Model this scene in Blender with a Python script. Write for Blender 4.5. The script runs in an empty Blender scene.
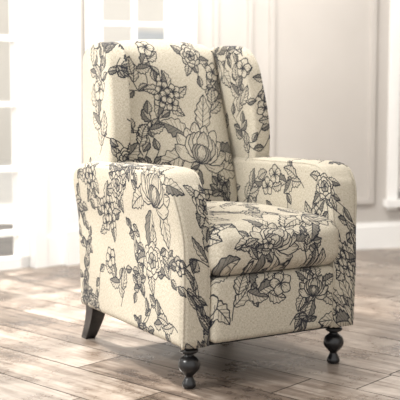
import bpy, bmesh, math, random
import numpy as np
from mathutils import Vector, Matrix
random.seed(7); rng=np.random.RandomState(11)
scene=bpy.context.scene
try:
    scene.view_settings.view_transform='Standard'
    scene.view_settings.look='None'
except Exception: pass

# ------------------------------------------------------------ camera
F=973.0; PITCH=math.radians(5.87); CAMH=0.85
cam=bpy.data.cameras.new('camera'); camo=bpy.data.objects.new('camera',cam)
scene.collection.objects.link(camo); scene.camera=camo
camo.location=(0,0,CAMH); camo.rotation_euler=(math.pi/2-PITCH,0,0)
cam.sensor_width=36; cam.lens=F*36/400
cam.dof.use_dof=True; cam.dof.focus_distance=3.0; cam.dof.aperture_fstop=3.4
YAW=math.radians(30.5); CO=Vector((0.20,2.952,0))

def pix_ray(u,v):
    a=(u-200)/F; b=-(v-200)/F
    d=Vector((a, math.cos(PITCH)+b*math.sin(PITCH), -math.sin(PITCH)+b*math.cos(PITCH)))
    R=Matrix.Rotation(-YAW,3,'Z')
    return R@(Vector((0,0,CAMH))-CO), R@d
def hit(u,v,n,c):
    o,d=pix_ray(u,v); n=Vector(n); t=(c-n.dot(o))/n.dot(d); return o+d*t

# ------------------------------------------------------------ fabric print
S=2048; PX=1024.0
ink=np.zeros((S,S),np.float32)
def stamp(pts,rad,val=1.0):
    p=np.asarray(pts,float)*PX
    seg=np.hypot(*(p[1:]-p[:-1]).T); L=seg.sum()
    if L<0.5: return
    n=int(L/0.8)+2; cum=np.concatenate([[0],np.cumsum(seg)]); t=np.linspace(0,L,n)
    x=np.interp(t,cum,p[:,0]); y=np.interp(t,cum,p[:,1])
    ix=np.floor(x).astype(int); iy=np.floor(y).astype(int); k=int(math.ceil(rad+.5))
    dx,dy=np.meshgrid(np.arange(-k,k+1),np.arange(-k,k+1)); dx=dx.ravel()[:,None];dy=dy.ravel()[:,None]
    d=np.hypot(ix+dx+.5-x,iy+dy+.5-y); c=(np.clip(rad+.5-d,0,1)*val).astype(np.float32)
    m=c>0
    np.maximum.at(ink,(((iy+dy)%S)[m],((ix+dx)%S)[m]),c[m])
def fill(poly,val=0.0):
    p=np.asarray(poly,float)*PX
    x0,y0=np.floor(p.min(0)).astype(int); x1,y1=np.ceil(p.max(0)).astype(int)
    xs=np.arange(x0,x1+1); ys=np.arange(y0,y1+1)
    q=np.roll(p,-1,0); ya=p[:,1:2];yb=q[:,1:2];xa=p[:,0:1];xb=q[:,0:1]
    Y=ys[None,:]+.5
    cond=(ya>Y)!=(yb>Y); dyv=np.where(yb==ya,1e-9,yb-ya)
    xi=(xb-xa)*(Y-ya)/dyv+xa
    xi=np.where(cond,xi,-1e9)
    ins=((xi[:,:,None]>(xs[None,None,:]+.5)).sum(0)%2)==1
    gy,gx=np.nonzero(ins)
    ink[(gy+y0)%S,(gx+x0)%S]=val
def shape(b,ang,L,W,k,wf,n=18):
    t=np.linspace(0,1,n); a=ang+k*t/2
    c=np.stack([b[0]+L*t*np.cos(a),b[1]+L*t*np.sin(a)],1)
    a2=ang+k*t; nm=np.stack([-np.sin(a2),np.cos(a2)],1); w=(W*wf(t))[:,None]
    return c,c+nm*w,c-nm*w
OW=1.9; TW=1.0
def leaf(b,ang,L,W,k=0.5,dark=1):
    wf=lambda t:np.sin(np.pi*t**0.8)**0.9*(1+.14*np.sin(t*30))
    c,l,r=shape(b,ang,L,W,k,wf,22)
    fill(np.concatenate([l,r[::-1]]),0.0)
    if dark: fill(np.concatenate([l,c[::-1]]),0.65)
    n=len(c)
    for i in range(2,n-4,3):
        stamp([c[i],l[min(i+4,n-1)]*.93+c[min(i+4,n-1)]*.07],TW,1)
        stamp([c[i],r[min(i+4,n-1)]*.85+c[min(i+4,n-1)]*.15],TW,.8)
    stamp(l,OW*1.1);stamp(r,OW*.85);stamp(c,OW*.9)
def petal(b,ang,L,W,k=0.0,h=4,shade=0.0):
    wf=lambda t:np.clip(np.sin(np.pi*np.clip(t,0,1)**1.3),0,1)**0.75*(.94+.06*np.sin(t*22))
    c,l,r=shape(b,ang,L,W,k,wf,18)
    fill(np.concatenate([l,r[::-1]]),shade)
    for j in range(h):
        f=(j+1)/(h+1)*2-1; q=c+(l-c)*f*.9 if f>0 else c+(r-c)*(-f)*.9
        e=int(7+rng.rand()*5); stamp(q[1:e],TW*1.1,.95)
        if rng.rand()<.5: stamp(q[-5:-1],TW,.9)
    stamp(l,OW);stamp(r,OW)
def peony(c,R,ang):
    for i in range(6):
        a=ang+i*1.05+rng.uniform(-.2,.2)
        leaf((c[0]+.6*R*math.cos(a),c[1]+.6*R*math.sin(a)),a,R*rng.uniform(.9,1.2),R*.28,rng.uniform(-1,1),i%2)
    for i in list(range(-4,5)):
        s=i/4; a=ang+s*1.9
        petal((c[0]-.25*R*math.cos(ang),c[1]-.25*R*math.sin(ang)),a,R*(1.05-.12*abs(s)+.08*(i%2)),R*.24,-s*.9,4,.0)
    for i in (-3,3,-2,2,-1,1,0):
        s=i/3; a=ang+s*1.15
        petal((c[0]-.35*R*math.cos(ang),c[1]-.35*R*math.sin(ang)),a,R*(.95-.1*abs(s)),R*.23,-s*1.1,4,.0 if i%2 else .15)
    for i in (-2,2,-1,1,0):
        s=i/2; a=ang+s*.8
        petal((c[0]-.42*R*math.cos(ang),c[1]-.42*R*math.sin(ang)),a,R*.6,R*.17,-s*.9,3,.45 if i else .1)
def blossom(c,R,ang):
    for i in range(5):
        petal(c,ang+i*1.257,R,R*.42,.1,2)
    for i in range(6):
        a=i*1.05; stamp([c,(c[0]+.3*R*math.cos(a),c[1]+.3*R*math.sin(a))],1.3)
def rose(c,R,ang):
    for i in range(4):
        a=ang+i*1.57+.5
        leaf((c[0]+.6*R*math.cos(a),c[1]+.6*R*math.sin(a)),a,R*1.2,R*.32,rng.uniform(-1,1),i%2)
    for rr,n,w in ((1,7,.42),(.72,6,.34),(.42,5,.24)):
        for i in range(n):
            petal(c,ang+rr*3+i*2*math.pi/n,R*rr,R*w,.3,3,.0 if rr>.6 else .35)
def bez(p0,p1,bend,n=40):
    p0=np.array(p0,float);p1=np.array(p1,float);d=p1-p0;nm=np.array([-d[1],d[0]])
    t=np.linspace(0,1,n)[:,None]
    return p0+d*t+nm*bend*np.sin(np.pi*t)*(1-.4*t)+nm*.12*np.sin(2*np.pi*t)
def spray(c,R,ang,leaves=6,fl=True):
    a=np.array(c)-R*np.array([math.cos(ang),math.sin(ang)]);b=np.array(c)+R*.8*np.array([math.cos(ang),math.sin(ang)])
    P=bez(a,b,rng.uniform(-.3,.3)); stamp(P,1.8)
    for i in range(leaves):
        j=int((i+1)/(leaves+.5)*38); s=1 if i%2 else -1
        t=P[min(j+1,39)]-P[j-1]; aa=math.atan2(t[1],t[0])+s*rng.uniform(.6,.95)
        leaf(P[j],aa,R*rng.uniform(.7,.9)*(1-.35*i/leaves),R*.2,-s*.7,(i//2)%2)
    if fl: blossom(tuple(P[-1]),R*.38,ang)
    else: leaf(P[-1],ang,R*.55,R*.18,.3,1)
def cluster(c,R,ang):
    for i in range(5):
        a=ang+i*1.257; leaf((c[0]+.35*R*math.cos(a),c[1]+.35*R*math.sin(a)),a,R*1.0,R*.25,.8,i%2)
    for i in range(4):
        a=ang+i*1.57+.4; blossom((c[0]+.45*R*math.cos(a),c[1]+.45*R*math.sin(a)),R*.42,a)
    blossom(c,R*.42,ang)
KIND={'p':peony,'r':rose,'s':spray,'c':cluster,'l':lambda c,R,a:spray(c,R,a,4,False)}

X0=-0.315
motifs=[]
G_=1.10
def mA(u,v,k,R,a):
    h=hit(u,v,(1,0,0),X0); motifs.append(((h.y+.25,h.z),k,R*G_,a))
def mB(u,v,k,R,a):
    h=hit(u,v,(1,0,0),.23); motifs.append(((h.y+.3,h.z+.9),k,R*G_,a))
def mC(u,v,k,R,a):
    h=hit(u,v,(0,1,-.27),.50-.27*.5); motifs.append(((h.x+1.5,h.z),k,R*G_,a))
def mD(u,v,k,R,a):
    h=hit(u,v,(0,0,1),.49); motifs.append(((h.x+1.5,h.z+h.y+.05+.95),k,R*G_,a))
def mE(u,v,k,R,a):
    h=hit(u,v,(0,1,0),-.06); motifs.append(((h.x+1.5,h.z+.95),k,R*G_,a))
mA(158,200,'p',.088,1.9); mA(153,262,'r',.054,1.2); mA(110,216,'c',.065,.2); mA(116,280,'s',.085,1.1)
mA(90,252,'l',.06,1.7); mA(166,318,'l',.075,.4); mA(98,118,'s',.11,1.5); mA(95,72,'l',.07,1.0); mA(198,245,'l',.08,1.5); mA(206,310,'r',.035,0)
mA(118,160,'r',.034,0); mA(135,235,'l',.045,.6); mA(96,305,'r',.03,0)
mC(196,150,'p',.105,1.2); mC(163,96,'c',.062,.1); mC(209,92,'s',.085,1.3); mC(140,66,'s',.08,1.2); mC(142,132,'l',.075,1.3); mC(188,56,'r',.04,.7); mC(150,174,'r',.036,0.2)
mC(222,190,'l',.045,2.0)
mD(285,224,'p',.085,.9); mD(236,212,'l',.075,.4); mD(330,222,'l',.05,1.2)
mE(258,305,'s',.10,.5); mE(312,294,'p',.056,1.4); mE(300,327,'l',.04,.1); mE(248,260,'s',.055,0.1)
mB(240,90,'s',.09,1.8); mB(244,140,'l',.07,1.4); mB(288,182,'s',.085,.2); mB(325,188,'r',.042,.2)
def far(c,R):
    for (q,k,r,a) in motifs:
        dx=abs(q[0]-c[0]); dx=min(dx,2-dx); dy=abs(q[1]-c[1]); dy=min(dy,2-dy)
        if math.hypot(dx,dy)<(r+R)*.98: return False
    return True
for R,kk,tries in ((.09,'ps',300),(.065,'scl',800),(.045,'lrl',900)):
    for _ in range(tries):
        c=(rng.rand()*2,rng.rand()*2)
        if far(c,R): motifs.append((c,kk[rng.randint(len(kk))],R,rng.rand()*6.28))
cs=np.array([m[0] for m in motifs])
for i,c in enumerate(cs):
    d=np.hypot(*(cs-c).T); o=np.argsort(d)[1:3]
    for j in o:
        if d[j]<.3:
            P=bez(c,cs[j],rng.uniform(-.45,.45)); stamp(P,1.7,1)
            for q in range(10,36,12):
                t=P[q+1]-P[q]; s=1 if (q//12)%2 else -1
                leaf(P[q],math.atan2(t[1],t[0])+s*.8,.040,.012,-s*.5,1)
for (c,k,R,a) in motifs: KIND[k](c,R,a)
img=bpy.data.images.new('floral_print',S,S,float_buffer=False)
img.colorspace_settings.name='Non-Color'
buf=np.ones((S,S,4),np.float32); buf[...,:3]=ink[...,None]
img.pixels.foreach_set(buf.ravel()); img.update(); img.pack()

# ------------------------------------------------------------ materials
def mat(name,col,rough=.6,metal=0,spec=.5):
    m=bpy.data.materials.new(name); m.use_nodes=True
    b=m.node_tree.nodes['Principled BSDF']
    b.inputs['Base Color'].default_value=(*col,1); b.inputs['Roughness'].default_value=rough
    b.inputs['Metallic'].default_value=metal; b.inputs['Specular IOR Level'].default_value=spec
    return m,b,m.node_tree
def noise_var(m,b,nt,c1,c2,scale,vscale=(1,1,1),bump=0.0,coord='Object'):
    tc=nt.nodes.new('ShaderNodeTexCoord');mp=nt.nodes.new('ShaderNodeMapping');mp.inputs['Scale'].default_value=vscale
    n=nt.nodes.new('ShaderNodeTexNoise');n.inputs['Scale'].default_value=scale;n.inputs['Detail'].default_value=5
    r=nt.nodes.new('ShaderNodeMix');r.data_type='RGBA';r.inputs[6].default_value=(*c1,1);r.inputs[7].default_value=(*c2,1)
    nt.links.new(tc.outputs[coord],mp.inputs[0]);nt.links.new(mp.outputs[0],n.inputs['Vector'])
    nt.links.new(n.outputs['Fac'],r.inputs[0]);nt.links.new(r.outputs[2],b.inputs['Base Color'])
    if bump:
        bp=nt.nodes.new('ShaderNodeBump');bp.inputs['Strength'].default_value=bump;bp.inputs['Distance'].default_value=.002
        nt.links.new(n.outputs['Fac'],bp.inputs['Height']);nt.links.new(bp.outputs[0],b.inputs['Normal'])
    return n,r
fab,b,nt=mat('floral_linen',(.6,.5,.4),.92,spec=.15)
b.inputs['Sheen Weight'].default_value=.04
tc=nt.nodes.new('ShaderNodeTexCoord')
ti=nt.nodes.new('ShaderNodeTexImage');ti.image=img;nt.links.new(tc.outputs['UV'],ti.inputs[0])
def weave(sc):
    mp=nt.nodes.new('ShaderNodeMapping');mp.inputs['Scale'].default_value=sc
    n=nt.nodes.new('ShaderNodeTexNoise');n.inputs['Scale'].default_value=1;n.inputs['Detail'].default_value=1
    nt.links.new(tc.outputs['UV'],mp.inputs[0]);nt.links.new(mp.outputs[0],n.inputs['Vector']);return n
w1=weave((1300,260,1));w2=weave((260,1300,1))
ad=nt.nodes.new('ShaderNodeMath');ad.operation='ADD';nt.links.new(w1.outputs[0],ad.inputs[0]);nt.links.new(w2.outputs[0],ad.inputs[1])
mr=nt.nodes.new('ShaderNodeMapRange');mr.inputs[1].default_value=.68;mr.inputs[2].default_value=1.32;nt.links.new(ad.outputs[0],mr.inputs[0])
mx=nt.nodes.new('ShaderNodeMix');mx.data_type='RGBA';mx.inputs[6].default_value=(.325,.287,.222,1);mx.inputs[7].default_value=(.62,.57,.47,1)
nt.links.new(mr.outputs[0],mx.inputs[0])
mu=nt.nodes.new('ShaderNodeMath');mu.operation='MULTIPLY';mu.inputs[1].default_value=.98;nt.links.new(ti.outputs[0],mu.inputs[0])
m2=nt.nodes.new('ShaderNodeMix');m2.data_type='RGBA';m2.inputs[7].default_value=(.015,.018,.028,1)
nt.links.new(mu.outputs[0],m2.inputs[0]);nt.links.new(mx.outputs[2],m2.inputs[6]);nt.links.new(m2.outputs[2],b.inputs['Base Color'])
bp=nt.nodes.new('ShaderNodeBump');bp.inputs['Strength'].default_value=.25;bp.inputs['Distance'].default_value=.001
nt.links.new(ad.outputs[0],bp.inputs['Height']);nt.links.new(bp.outputs[0],b.inputs['Normal'])

blk,b,nt=mat('black_lacquer',(.012,.011,.012),.28)
noise_var(blk,b,nt,(.006,.006,.007),(.012,.011,.011),30)
under,b,nt=mat('black_dust_cloth',(.02,.02,.02),.95)
white,b,nt=mat('white_paint',(.8,.79,.76),.45); noise_var(white,b,nt,(.82,.81,.79),(.88,.875,.86),3)
taupe,b,nt=mat('warm_grey_plaster',(.4,.36,.32),.8); noise_var(taupe,b,nt,(.44,.41,.38),(.53,.50,.47),2.5,bump=.1)
ceilm,b,nt=mat('ceiling_paint',(.75,.74,.72),.8); noise_var(ceilm,b,nt,(.72,.71,.69),(.78,.77,.75),2)
stone,b,nt=mat('pale_stone',(.7,.68,.64),.9); noise_var(stone,b,nt,(.62,.59,.54),(.76,.73,.68),.8)
shut,b,nt=mat('facade_window_dark',(.3,.33,.36),.3); noise_var(shut,b,nt,(.34,.37,.40),(.48,.50,.52),1.5)
glass=bpy.data.materials.new('window_glass');glass.use_nodes=True;g=glass.node_tree;g.nodes.clear()
o=g.nodes.new('ShaderNodeOutputMaterial');t=g.nodes.new('ShaderNodeBsdfTransparent');gl=g.nodes.new('ShaderNodeBsdfGlossy');gl.inputs['Roughness'].default_value=.03
mi=g.nodes.new('ShaderNodeMixShader');mi.inputs[0].default_value=.05
g.links.new(t.outputs[0],mi.inputs[1]);g.links.new(gl.outputs[0],mi.inputs[2]);g.links.new(mi.outputs[0],o.inputs[0])
wood,b,nt=mat('weathered_oak',(.2,.14,.1),.35)
at=nt.nodes.new('ShaderNodeAttribute');at.attribute_name='rnd'
uvn=nt.nodes.new('ShaderNodeTexCoord');mp=nt.nodes.new('ShaderNodeMapping');mp.inputs['Scale'].default_value=(2.5,34,1)
n1=nt.nodes.new('ShaderNodeTexNoise');n1.inputs['Scale'].default_value=1;n1.inputs['Detail'].default_value=7;n1.inputs['Distortion'].default_value=.8
nt.links.new(uvn.outputs['UV'],mp.inputs[0]);nt.links.new(mp.outputs[0],n1.inputs['Vector'])
n2=nt.nodes.new('ShaderNodeTexNoise');n2.inputs['Scale'].default_value=4;n2.inputs['Detail'].default_value=10;n2.inputs['Roughness'].default_value=.74;nt.links.new(uvn.outputs['Object'],n2.inputs['Vector'])
sp=nt.nodes.new('ShaderNodeSeparateColor');nt.links.new(at.outputs['Color'],sp.inputs[0])
a1=nt.nodes.new('ShaderNodeMath');a1.operation='MULTIPLY_ADD';a1.inputs[1].default_value=.30;nt.links.new(sp.outputs[0],a1.inputs[0])
nt.links.new(n1.outputs[0],a1.inputs[2])
a2=nt.nodes.new('ShaderNodeMath');a2.operation='MULTIPLY_ADD';a2.inputs[1].default_value=1.6;nt.links.new(n2.outputs[0],a2.inputs[0]);nt.links.new(a1.outputs[0],a2.inputs[2])
a3=nt.nodes.new('ShaderNodeMath');a3.operation='MULTIPLY';a3.inputs[1].default_value=.5;nt.links.new(a2.outputs[0],a3.inputs[0])
cr=nt.nodes.new('ShaderNodeValToRGB');nt.links.new(a3.outputs[0],cr.inputs[0])
cr.color_ramp.elements[0].position=.54;cr.color_ramp.elements[0].color=(.072,.052,.041,1)
cr.color_ramp.elements[1].position=.90;cr.color_ramp.elements[1].color=(.46,.395,.34,1)
e=cr.color_ramp.elements.new(.70);e.color=(.205,.157,.123,1)
nt.links.new(cr.outputs[0],b.inputs['Base Color'])
rr=nt.nodes.new('ShaderNodeMapRange');rr.inputs[1].default_value=.3;rr.inputs[2].default_value=.7;rr.inputs[3].default_value=.14;rr.inputs[4].default_value=.5;nt.links.new(n2.outputs[0],rr.inputs[0]);nt.links.new(rr.outputs[0],b.inputs['Roughness'])
bp=nt.nodes.new('ShaderNodeBump');bp.inputs['Strength'].default_value=.3;bp.inputs['Distance'].default_value=.003;nt.links.new(a2.outputs[0],bp.inputs['Height']);nt.links.new(bp.outputs[0],b.inputs['Normal'])
slabm,b,nt=mat('floor_joint',(.02,.014,.01),.8)

# ------------------------------------------------------------ helpers
def link(o): scene.collection.objects.link(o); return o
def empty(name,loc=(0,0,0),rz=0):
    e=link(bpy.data.objects.new(name,None)); e.location=loc; e.rotation_euler=(0,0,rz); e.empty_display_size=.1; return e
def mesh_obj(name,bm,m,parent=None,smooth=True):
    me=bpy.data.meshes.new(name); bmesh.ops.recalc_face_normals(bm,faces=bm.faces); bm.to_mesh(me); bm.free()
    o=link(bpy.data.objects.new(name,me)); me.materials.append(m)
    if smooth: me.polygons.foreach_set('use_smooth',[True]*len(me.polygons))
    if parent: o.parent=parent
    return o
def add_uv(o,fn):
    me=o.data; uv=me.uv_layers.new(name='UVMap'); co=np.zeros(len(me.vertices)*3);me.vertices.foreach_get('co',co);co=co.reshape(-1,3)
    li=np.zeros(len(me.loops),int);me.loops.foreach_get('vertex_index',li); c=co[li]
    u,v=fn(c[:,0],c[:,1],c[:,2]); uv.data.foreach_set('uv',(np.stack([u,v],1)/2.0).ravel())
uvA=lambda x,y,z:(y-(x-X0)+.25, z+(x-X0))
uvAw=lambda x,y,z:(y-(x-X0)*.9+.25, z+0*x)
uvB=lambda x,y,z:(y-(x-.23)+.3, z+(.23-x)*-1+.9)
uvBw=lambda x,y,z:(y+(.23-x)*.9+.3, z+.9)
uvC=lambda x,y,z:(x+1.5, z+np.maximum(y-(.50+.27*(z-.5)),0)*.5)
uvD=lambda x,y,z:(x+1.5, z+y+.05+.95)
def catmull(P,n=6):
    out=[];N=len(P)
    for i in range(N-1):
        p0=P[max(i-1,0)];p1=P[i];p2=P[i+1];p3=P[min(i+2,N-1)]
        for k in range(n):
            t=k/n
            out.append(tuple(.5*((2*b_)+(-a_+c_)*t+(2*a_-5*b_+4*c_-d_)*t*t+(-a_+3*b_-3*c_+d_)*t**3) for a_,b_,c_,d_ in zip(p0,p1,p2,p3)))
    out.append(P[-1]); return out
def panel(name,prof,x0,x1,bev,parent,uvf,warp=None):
    bm=bmesh.new()
    a=[bm.verts.new((x0,y,z)) for y,z in prof]; c=[bm.verts.new((x1,y,z)) for y,z in prof]
    n=len(prof)
    bm.faces.new(a); bm.faces.new(c[::-1])
    for i in range(n): bm.faces.new((a[i],c[i],c[(i+1)%n],a[(i+1)%n]))
    bmesh.ops.recalc_face_normals(bm,faces=bm.faces)
    ed=[e for e in bm.edges if abs(e.verts[0].co.x-e.verts[1].co.x)<1e-6]
    bmesh.ops.bevel(bm,geom=ed,offset=bev,segments=6,profile=.5,affect='EDGES',clamp_overlap=True)
    for k in range(1,28):
        bmesh.ops.bisect_plane(bm,geom=bm.verts[:]+bm.edges[:]+bm.faces[:],plane_co=(0,0,k*.04),plane_no=(0,0,1))
    for k in range(-1,10):
        bmesh.ops.bisect_plane(bm,geom=bm.verts[:]+bm.edges[:]+bm.faces[:],plane_co=(0,k*.08+.02,0),plane_no=(0,1,0))
    if warp:
        for v in bm.verts: v.co=Vector(warp(*v.co))
    o=mesh_obj(name,bm,fab,parent); add_uv(o,uvf)
    return o
def cushion(name,lo,hi,r,parent,uvf,warp=None,n=28,m=None):
    bm=bmesh.new(); lo=np.array(lo);hi=np.array(hi);c=(lo+hi)/2;h=(hi-lo)/2; r=np.minimum(r,h*.999)
    vs={}
    def V(p):
        k=tuple(round(q,5) for q in p)
        if k not in vs:
            p_=np.array(p); q=p_*h; inner=np.clip(q,-(h-r),h-r); d=(q-inner)/r
            L=np.linalg.norm(d); q2=inner+ (d/L*r if L>1e-9 else 0)
            w=c+q2
            if warp: w=warp(w,p_)
            vs[k]=bm.verts.new(tuple(w))
        return vs[k]
    g=np.linspace(-1,1,n+1); g=np.sign(g)*np.abs(g)**.8
    for ax in range(3):
        for s in (-1,1):
            for i in range(n):
                for j in range(n):
                    q=[]
                    for (a_,b_) in ((g[i],g[j]),(g[i+1],g[j]),(g[i+1],g[j+1]),(g[i],g[j+1])):
                        p=[0,0,0];p[ax]=s;p[(ax+1)%3]=a_;p[(ax+2)%3]=b_;q.append(V(p))
                    if len(set(q))==4: bm.faces.new(q)
    o=mesh_obj(name,bm,m or fab,parent)
    if uvf: add_uv(o,uvf)
    return o
def lathe(name,prof,loc,m,parent,n=28):
    bm=bmesh.new();rings=[]
    prof=catmull(prof,4)
    for r,z in prof: rings.append([bm.verts.new((loc[0]+r*math.cos(i*2*math.pi/n),loc[1]+r*math.sin(i*2*math.pi/n),loc[2]+z)) for i in range(n)])
    for a,b_ in zip(rings,rings[1:]):
        for i in range(n): bm.faces.new((a[i],a[(i+1)%n],b_[(i+1)%n],b_[i]))
    bm.faces.new(rings[0]);bm.faces.new(rings[-1]);return mesh_obj(name,bm,m,parent)
def tube(name,pts,r,m,parent,uvf=None,n=8):
    bm=bmesh.new();P=[Vector(p) for p in pts];rings=[]
    for i,p in enumerate(P):
        t=(P[min(i+1,len(P)-1)]-P[max(i-1,0)]).normalized()
        a=Vector((1,0,0)); a=(a-t*a.dot(t)).normalized(); b_=t.cross(a)
        rings.append([bm.verts.new(p+r*(a*math.cos(k*2*math.pi/n)+b_*math.sin(k*2*math.pi/n))) for k in range(n)])
    for a,b_ in zip(rings,rings[1:]):
        for i in range(n): bm.faces.new((a[i],a[(i+1)%n],b_[(i+1)%n],b_[i]))
    bm.faces.new(rings[0]);bm.faces.new(rings[-1][::-1])
    o=mesh_obj(name,bm,m,parent)
    if uvf: add_uv(o,uvf)
    return o

# ------------------------------------------------------------ ARMCHAIR
ch=empty('wingback_armchair',CO,YAW)
armctrl=[(-.045,.13),(-.052,.27),(-.053,.38),(-.048,.47),(-.036,.54),(-.014,.600),(.026,.640),(.10,.652),(.25,.650),(.42,.648),(.60,.640),(.69,.60),(.705,.5),(.70,.3),(.69,.13)]
armtop=catmull(armctrl,4)
def arm_warp(sign):
    def w(x,y,z):
        k=min(1.15,max(0,(z-.42)/.20)); k=k*k*(3-2*min(k,1)) if k<1 else k
        f=min(1,max(0,(abs(x)-.22)/.1))
        return (x+sign*.024*k*f,y,z)
    return w
panel('arm_left',armtop,-.320,-.222,.022,ch,uvA,arm_warp(-1))
panel('arm_right',armtop,.222,.320,.022,ch,uvB,arm_warp(1))
fine=catmull(armctrl[:10],8)
for s,nm,uf in ((-1,'left',uvA),(1,'right',uvB)):
    w=arm_warp(s)
    for xx,lab in ((.3130,'outer'),(.2290,'inner')):
        pts=[]
        for i,(y,z) in enumerate(fine):
            a=fine[max(i-1,0)];b_=fine[min(i+1,len(fine)-1)]
            t=Vector((b_[0]-a[0],b_[1]-a[1])).normalized(); nx,nz=t.y,-t.x
            pts.append(w(s*xx,y+nx*.0070,z+nz*.0070))
        tube('welt_%s_%s'%(lab,nm),pts,.0045,fab,ch,uf)
wing=catmull([(.44,.60),(.43,.67),(.425,.74),(.435,.82),(.455,.90),(.475,.97),(.51,1.02),(.56,1.043),(.62,1.045),(.69,1.035),(.725,1.0),(.72,.93),(.69,.75),(.665,.60)],4)
def wing_warp(sign):
    def w(x,y,z):
        k=max(0,(z-.6)/.45); fl=max(0,(.62-y)/.20)
        return (x - sign*.036*k + sign*.018*fl*(.3+k), y, z)
    return w
panel('wing_left',wing,-.315,-.240,.030,ch,uvAw,wing_warp(-1))
panel('wing_right',wing,.240,.315,.030,ch,uvBw,wing_warp(1))
def back_warp(w,p):
    x,y,z=w; k=(z-.42)/.66
    x*=1-.12*max(0,k)
    bulge=.028*(1-p[0]**2)*(1-p[2]**4)*(1 if p[1]<0 else 0)*(-p[1])
    lum=.022*math.exp(-((z-.62)/.12)**2)*(1-p[0]**2)*max(0,-p[1])
    y2=y+.27*(z-.5)-bulge-lum
    z2=z+.024*(1-p[0]**2)*max(0,k)**2
    return np.array((x,y2,z2))
cushion('back_pad',(-.250,.50,.42),(.250,.62,1.045),.045,ch,uvC,back_warp,n=34)
cushion('back_frame',(-.228,.56,.14),(.228,.70,.62),.02,ch,uvC)
def seat_warp(w,p):
    x,y,z=w
    cr=.030*(1-p[0]**2)*(1-p[1]**2) if p[2]>0 else 0
    fr=.016*(1-p[0]**2)*(1-p[2]**2)*max(0,-p[1])
    return np.array((x,y-fr,z+cr*max(0,p[2])))
cushion('seat_cushion',(-.238,-.084,.333),(.246,.53,.484),.054,ch,uvD,seat_warp,n=34)
cushion('footrest_panel',(-.224,-.064,.138),(.224,.0,.333),.018,ch,uvD,lambda w,p:np.array((w[0],w[1]-.008*(1-p[0]**2)*(1-p[2]**2)*max(0,-p[1]),w[2])))
cushion('seat_base',(-.228,.0,.14),(.228,.60,.34),.01,ch,uvD,n=8)
cushion('dust_cover',(-.29,-.02,.124),(.29,.66,.142),.004,ch,None,n=6,m=under)
prof=[(.012,0),(.019,.004),(.021,.014),(.016,.026),(.012,.036),(.020,.046),(.030,.058),(.033,.072),(.028,.088),(.016,.098),(.015,.104),(.026,.110),(.027,.118),(.018,.124),(.024,.136)]
lathe('front_leg_left',prof,(-.27,.0,0),blk,ch); lathe('front_leg_right',prof,(.27,.0,0),blk,ch)
for s,nm in ((-1,'left'),(1,'right')):
    bm=bmesh.new();R=[]
    for k in range(7):
        t=k/6; z=.135*(1-t); y=.645+.075*t**1.5; h=.028-.009*t
        R.append([bm.verts.new((s*.275+a*h,y+b_*h,z)) for a,b_ in ((-1,-1),(1,-1),(1,1),(-1,1))])
    for a,b_ in zip(R,R[1:]):
        for i in range(4): bm.faces.new((a[i],a[(i+1)%4],b_[(i+1)%4],b_[i]))
    bm.faces.new(R[0]);bm.faces.new(R[-1]);mesh_obj('rear_leg_'+nm,bm,blk,ch,False)

# ------------------------------------------------------------ FLOOR
def planks():
    L,W=1.3,.20; bm=bmesh.new(); uvl=bm.loops.layers.uv.new('UVMap'); cl=bm.loops.layers.float_color.new('rnd')
    ang=math.radians(-42); ca,sa=math.cos(ang),math.sin(ang); g=.002
    for r_ in range(-40,40):
        off=random.random()*L
        x=-9+off
        while x<9:
            l=random.choice((.8,1.0,1.3,1.6))
            X_=[x+g,x+l-g];Y_=[r_*W+g,(r_+1)*W-g]; x+=l
            cs_=[(X_[0],Y_[0]),(X_[1],Y_[0]),(X_[1],Y_[1]),(X_[0],Y_[1])]
            w=[(a*ca-b_*sa+.5,a*sa+b_*ca+2.5) for a,b_ in cs_]
            cx=sum(p[0] for p in w)/4;cy=sum(p[1] for p in w)/4
            if not(-3.6<cx<3.8 and -1.9<cy<6.8): continue
            if cy>5.2+.294*(cx+.643)+.3: continue
            f=bm.faces.new([bm.verts.new((a,b_,0)) for a,b_ in w]); r=random.random(); ou=random.random()*50
            for lp,(a,b_) in zip(f.loops,cs_):
                lp[uvl].uv=(a+ou,b_+ou*.37); lp[cl]=(r,r,r,1)
    return bm
fl=mesh_obj('floor',planks(),wood,None,False)
bm=bmesh.new();bmesh.ops.create_cube(bm,size=1)
for v in bm.verts: v.co=Vector((v.co.x*7.2+.1,v.co.y*8.6+2.4,v.co.z*.06-.0315))
mesh_obj('floor_slab',bm,slabm,fl,False)

# ------------------------------------------------------------ WALLS
class W:
    def __init__(s,name,P,d,mt):
        s.P=Vector((P[0],P[1],0)); s.d=Vector((d[0],d[1],0)).normalized(); s.n=Vector((s.d.y,-s.d.x,0)); s.m=mt; s.name=name
        if s.n.dot(Vector((0,2.5,0))-s.P)<0: s.n=-s.n
    def pt(s,a,dd,z): return s.P+s.d*a+s.n*dd+Vector((0,0,z))
    def boxes(s,name,L,mt,parent=None,bev=0):
        bm=bmesh.new()
        for (a0,a1,z0,z1,d0,d1) in L:
            v=[bm.verts.new(s.pt(a,dd,z)) for a,dd,z in ((a0,d0,z0),(a1,d0,z0),(a1,d1,z0),(a0,d1,z0),(a0,d0,z1),(a1,d0,z1),(a1,d1,z1),(a0,d1,z1))]
            fs=[bm.faces.new([v[i] for i in q]) for q in ((0,1,2,3),(4,5,6,7),(0,1,5,4),(1,2,6,5),(2,3,7,6),(3,0,4,7))]
        if bev: bmesh.ops.bevel(bm,geom=bm.edges[:],offset=bev,segments=2,affect='EDGES')
        return mesh_obj(name,bm,mt,parent,False)
def frame(a0,a1,z0,z1,w=.03,d=.016):
    return [(a0,a1,z0,z0+w,0,d),(a0,a1,z1-w,z1,0,d),(a0,a0+w,z0+w,z1-w,0,d),(a1-w,a1,z0+w,z1-w,0,d)]
T=-.16; H=2.8
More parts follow.
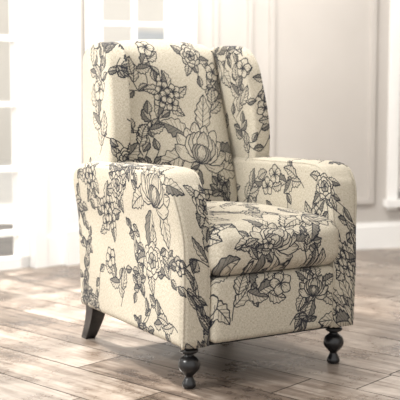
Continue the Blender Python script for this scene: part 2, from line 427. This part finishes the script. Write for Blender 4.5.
def window(w,name,a0,a1,z0,z1,cols,zs,fr=.05,mun=.022):
    e=empty(name,w.pt((a0+a1)/2,0,0)); L=[(a0,a0+fr,z0,z1,-.10,-.03),(a1-fr,a1,z0,z1,-.10,-.03),(a0,a1,z1-fr,z1,-.10,-.03),(a0,a1,z0,z0+fr,-.10,-.03)]
    for c in range(1,cols):
        a=a0+(a1-a0)*c/cols; L.append((a-mun/2,a+mun/2,z0,z1,-.085,-.045))
    for z in zs: L.append((a0,a1,z-mun/2,z+mun/2,-.085,-.045))
    o=w.boxes('frame',L,white); o.parent=e; o.matrix_parent_inverse=e.matrix_basis.inverted()
    o=w.boxes('glass',[(a0+fr,a1-fr,z0+fr,z1-fr,-.068,-.062)],glass); o.parent=e; o.matrix_parent_inverse=e.matrix_basis.inverted()
    return e
PL=(-.643,5.07)
wl=W('wall_left',PL,(-.76,-.65),white)
A0,A1,B0,B1=.27,1.37,1.75,2.85
wl.boxes('wall_left',[(-.02,A0,0,H,T,0),(A1,B0,0,H,T,0),(B1,3.4,0,H,T,0),(A0,A1,2.35,H,T,0),(B0,B1,2.35,H,T,0)],white)
zs=[.18+.325*i for i in range(7)]
window(wl,'door_1',A0,A1,0,2.35,5,zs,.055,.028); window(wl,'door_2',B0,B1,0,2.35,5,zs,.055,.028)
wl.boxes('trim_1',[(A0-.07,A0,0,2.42,0,.025),(A1,A1+.07,0,2.42,0,.025),(A0,A1,2.35,2.42,0,.025),(B0-.07,B0,0,2.42,0,.025),(B1,B1+.07,0,2.42,0,.025),(B0,B1,2.35,2.42,0,.025)],white,None)
wl.boxes('trim_2',[(.0,.09,0,H,0,.045),(-.01,.10,0,.18,.0,.06)],white)
wl.boxes('baseboard_left',[(.10,A0-.07,0,.15,0,.018),(A1+.07,B0-.07,0,.15,0,.018),(B1+.07,3.4,0,.15,0,.018)],white)
wb=W('wall_back',PL,(.959,.282),taupe)
C0,C1,D0,D1=.10,.55,1.85,3.0
wb.boxes('wall_back',[(-.02,C0,0,H,T,0),(C1,D0,0,H,T,0),(D1,4.2,0,H,T,0),(C0,C1,2.35,H,T,0),(D0,D1,2.35,H,T,0),(C0,C1,0,.45,T,0),(D0,D1,0,.28,T,0)],taupe)
window(wb,'window_1',C0,C1,.45,2.35,2,[.85,1.25,1.65,2.05]); window(wb,'window_2',D0,D1,.28,2.35,3,[.8,1.3,1.8])
wb.boxes('trim_3',[(D0-.06,D0,.22,2.41,0,.02),(D1,D1+.06,.22,2.41,0,.02),(D0,D1,2.35,2.41,0,.02),(D0-.08,D1+.08,.24,.28,0,.05),(C0-.05,C0,.4,2.4,0,.02),(C1,C1+.09,.4,2.4,0,.035),(C0,C1,.4,.45,0,.04)],white)
wb.boxes('baseboard_back',[(.02,4.2,0,.13,0,.02),(.02,4.2,.13,.15,0,.012)],white)
wb.boxes('trim_4',frame(.74,.96,.26,2.45,.025,.02)+frame(1.06,1.70,.26,2.45,.03,.02)+frame(3.15,4.0,.26,2.45,.03,.02),taupe)
Pr=wb.pt(4.15,0,0)
wr=W('wall_right',(Pr.x,Pr.y),(0.1,-1),taupe); wr.boxes('wall_right',[(0,5.5,0,H,T,0)],taupe); wr.boxes('baseboard_right',[(0.02,5.5,0,.15,0,.02)],white)
bm=bmesh.new()
pts=[wl.pt(3.4,T,H),wl.pt(0,T,H),wb.pt(4.3,T,H),wr.pt(5.5,T,H)]
lo=[bm.verts.new(p) for p in pts];hi=[bm.verts.new(p+Vector((0,0,.1))) for p in pts]
bm.faces.new(lo);bm.faces.new(hi)
for i in range(4): bm.faces.new((lo[i],lo[(i+1)%4],hi[(i+1)%4],hi[i]))
mesh_obj('ceiling',bm,ceilm,None,False)
# outdoors: courtyard paving and the facade across it
bm=bmesh.new()
bm.faces.new([bm.verts.new(p) for p in ((-30,-8,-.08),(30,-8,-.08),(30,30,-.08),(-30,30,-.08))])
mesh_obj('courtyard_ground',bm,stone,None,False)
fe=empty('building_facade',wl.pt(0,-9,0))
L=[(-9,9,-.08,4.2,-9.4,-9.0),(-9,9,4.2,4.35,-9.5,-8.9)]
o=wl.boxes('facade_wall',L,stone); o.parent=fe; o.matrix_parent_inverse=fe.matrix_basis.inverted()
o=wl.boxes('facade_windows',[(a,a+.9,z,z+1.3,-9.02,-8.97) for a in np.arange(-8,8,1.9) for z in (.7,2.6)],shut); o.parent=fe; o.matrix_parent_inverse=fe.matrix_basis.inverted()

# ------------------------------------------------------------ LIGHT
wd=bpy.data.worlds.new('world');scene.world=wd;wd.use_nodes=True
bg=wd.node_tree.nodes['Background'];bg.inputs[0].default_value=(1,.99,.97,1);bg.inputs[1].default_value=1.3
def area(name,loc,target,size,power,col):
    l=bpy.data.lights.new(name,'AREA');l.shape='RECTANGLE';l.size=size[0];l.size_y=size[1];l.energy=power;l.color=col
    o=link(bpy.data.objects.new(name,l));o.location=loc;o.rotation_euler=(Vector(target)-Vector(loc)).to_track_quat('-Z','Y').to_euler();return o
area('softbox_light',(-2.0,1.8,2.1),(.1,3.2,.5),(.9,.9),84,(1,.985,.955))
area('left_wall_fill_light',(.3,3.9,2.6),(-1.0,5.0,.9),(.5,.5),74,(1,.98,.95))  # added fill lamp, no fixture in the room, whitens the left wall
sun=bpy.data.lights.new('sun','SUN');sun.energy=10.0;sun.angle=math.radians(4);sun.color=(1,.96,.89)
so=link(bpy.data.objects.new('sun',sun));so.rotation_euler=Vector((.62,-.72,-.75)).to_track_quat('-Z','Y').to_euler()
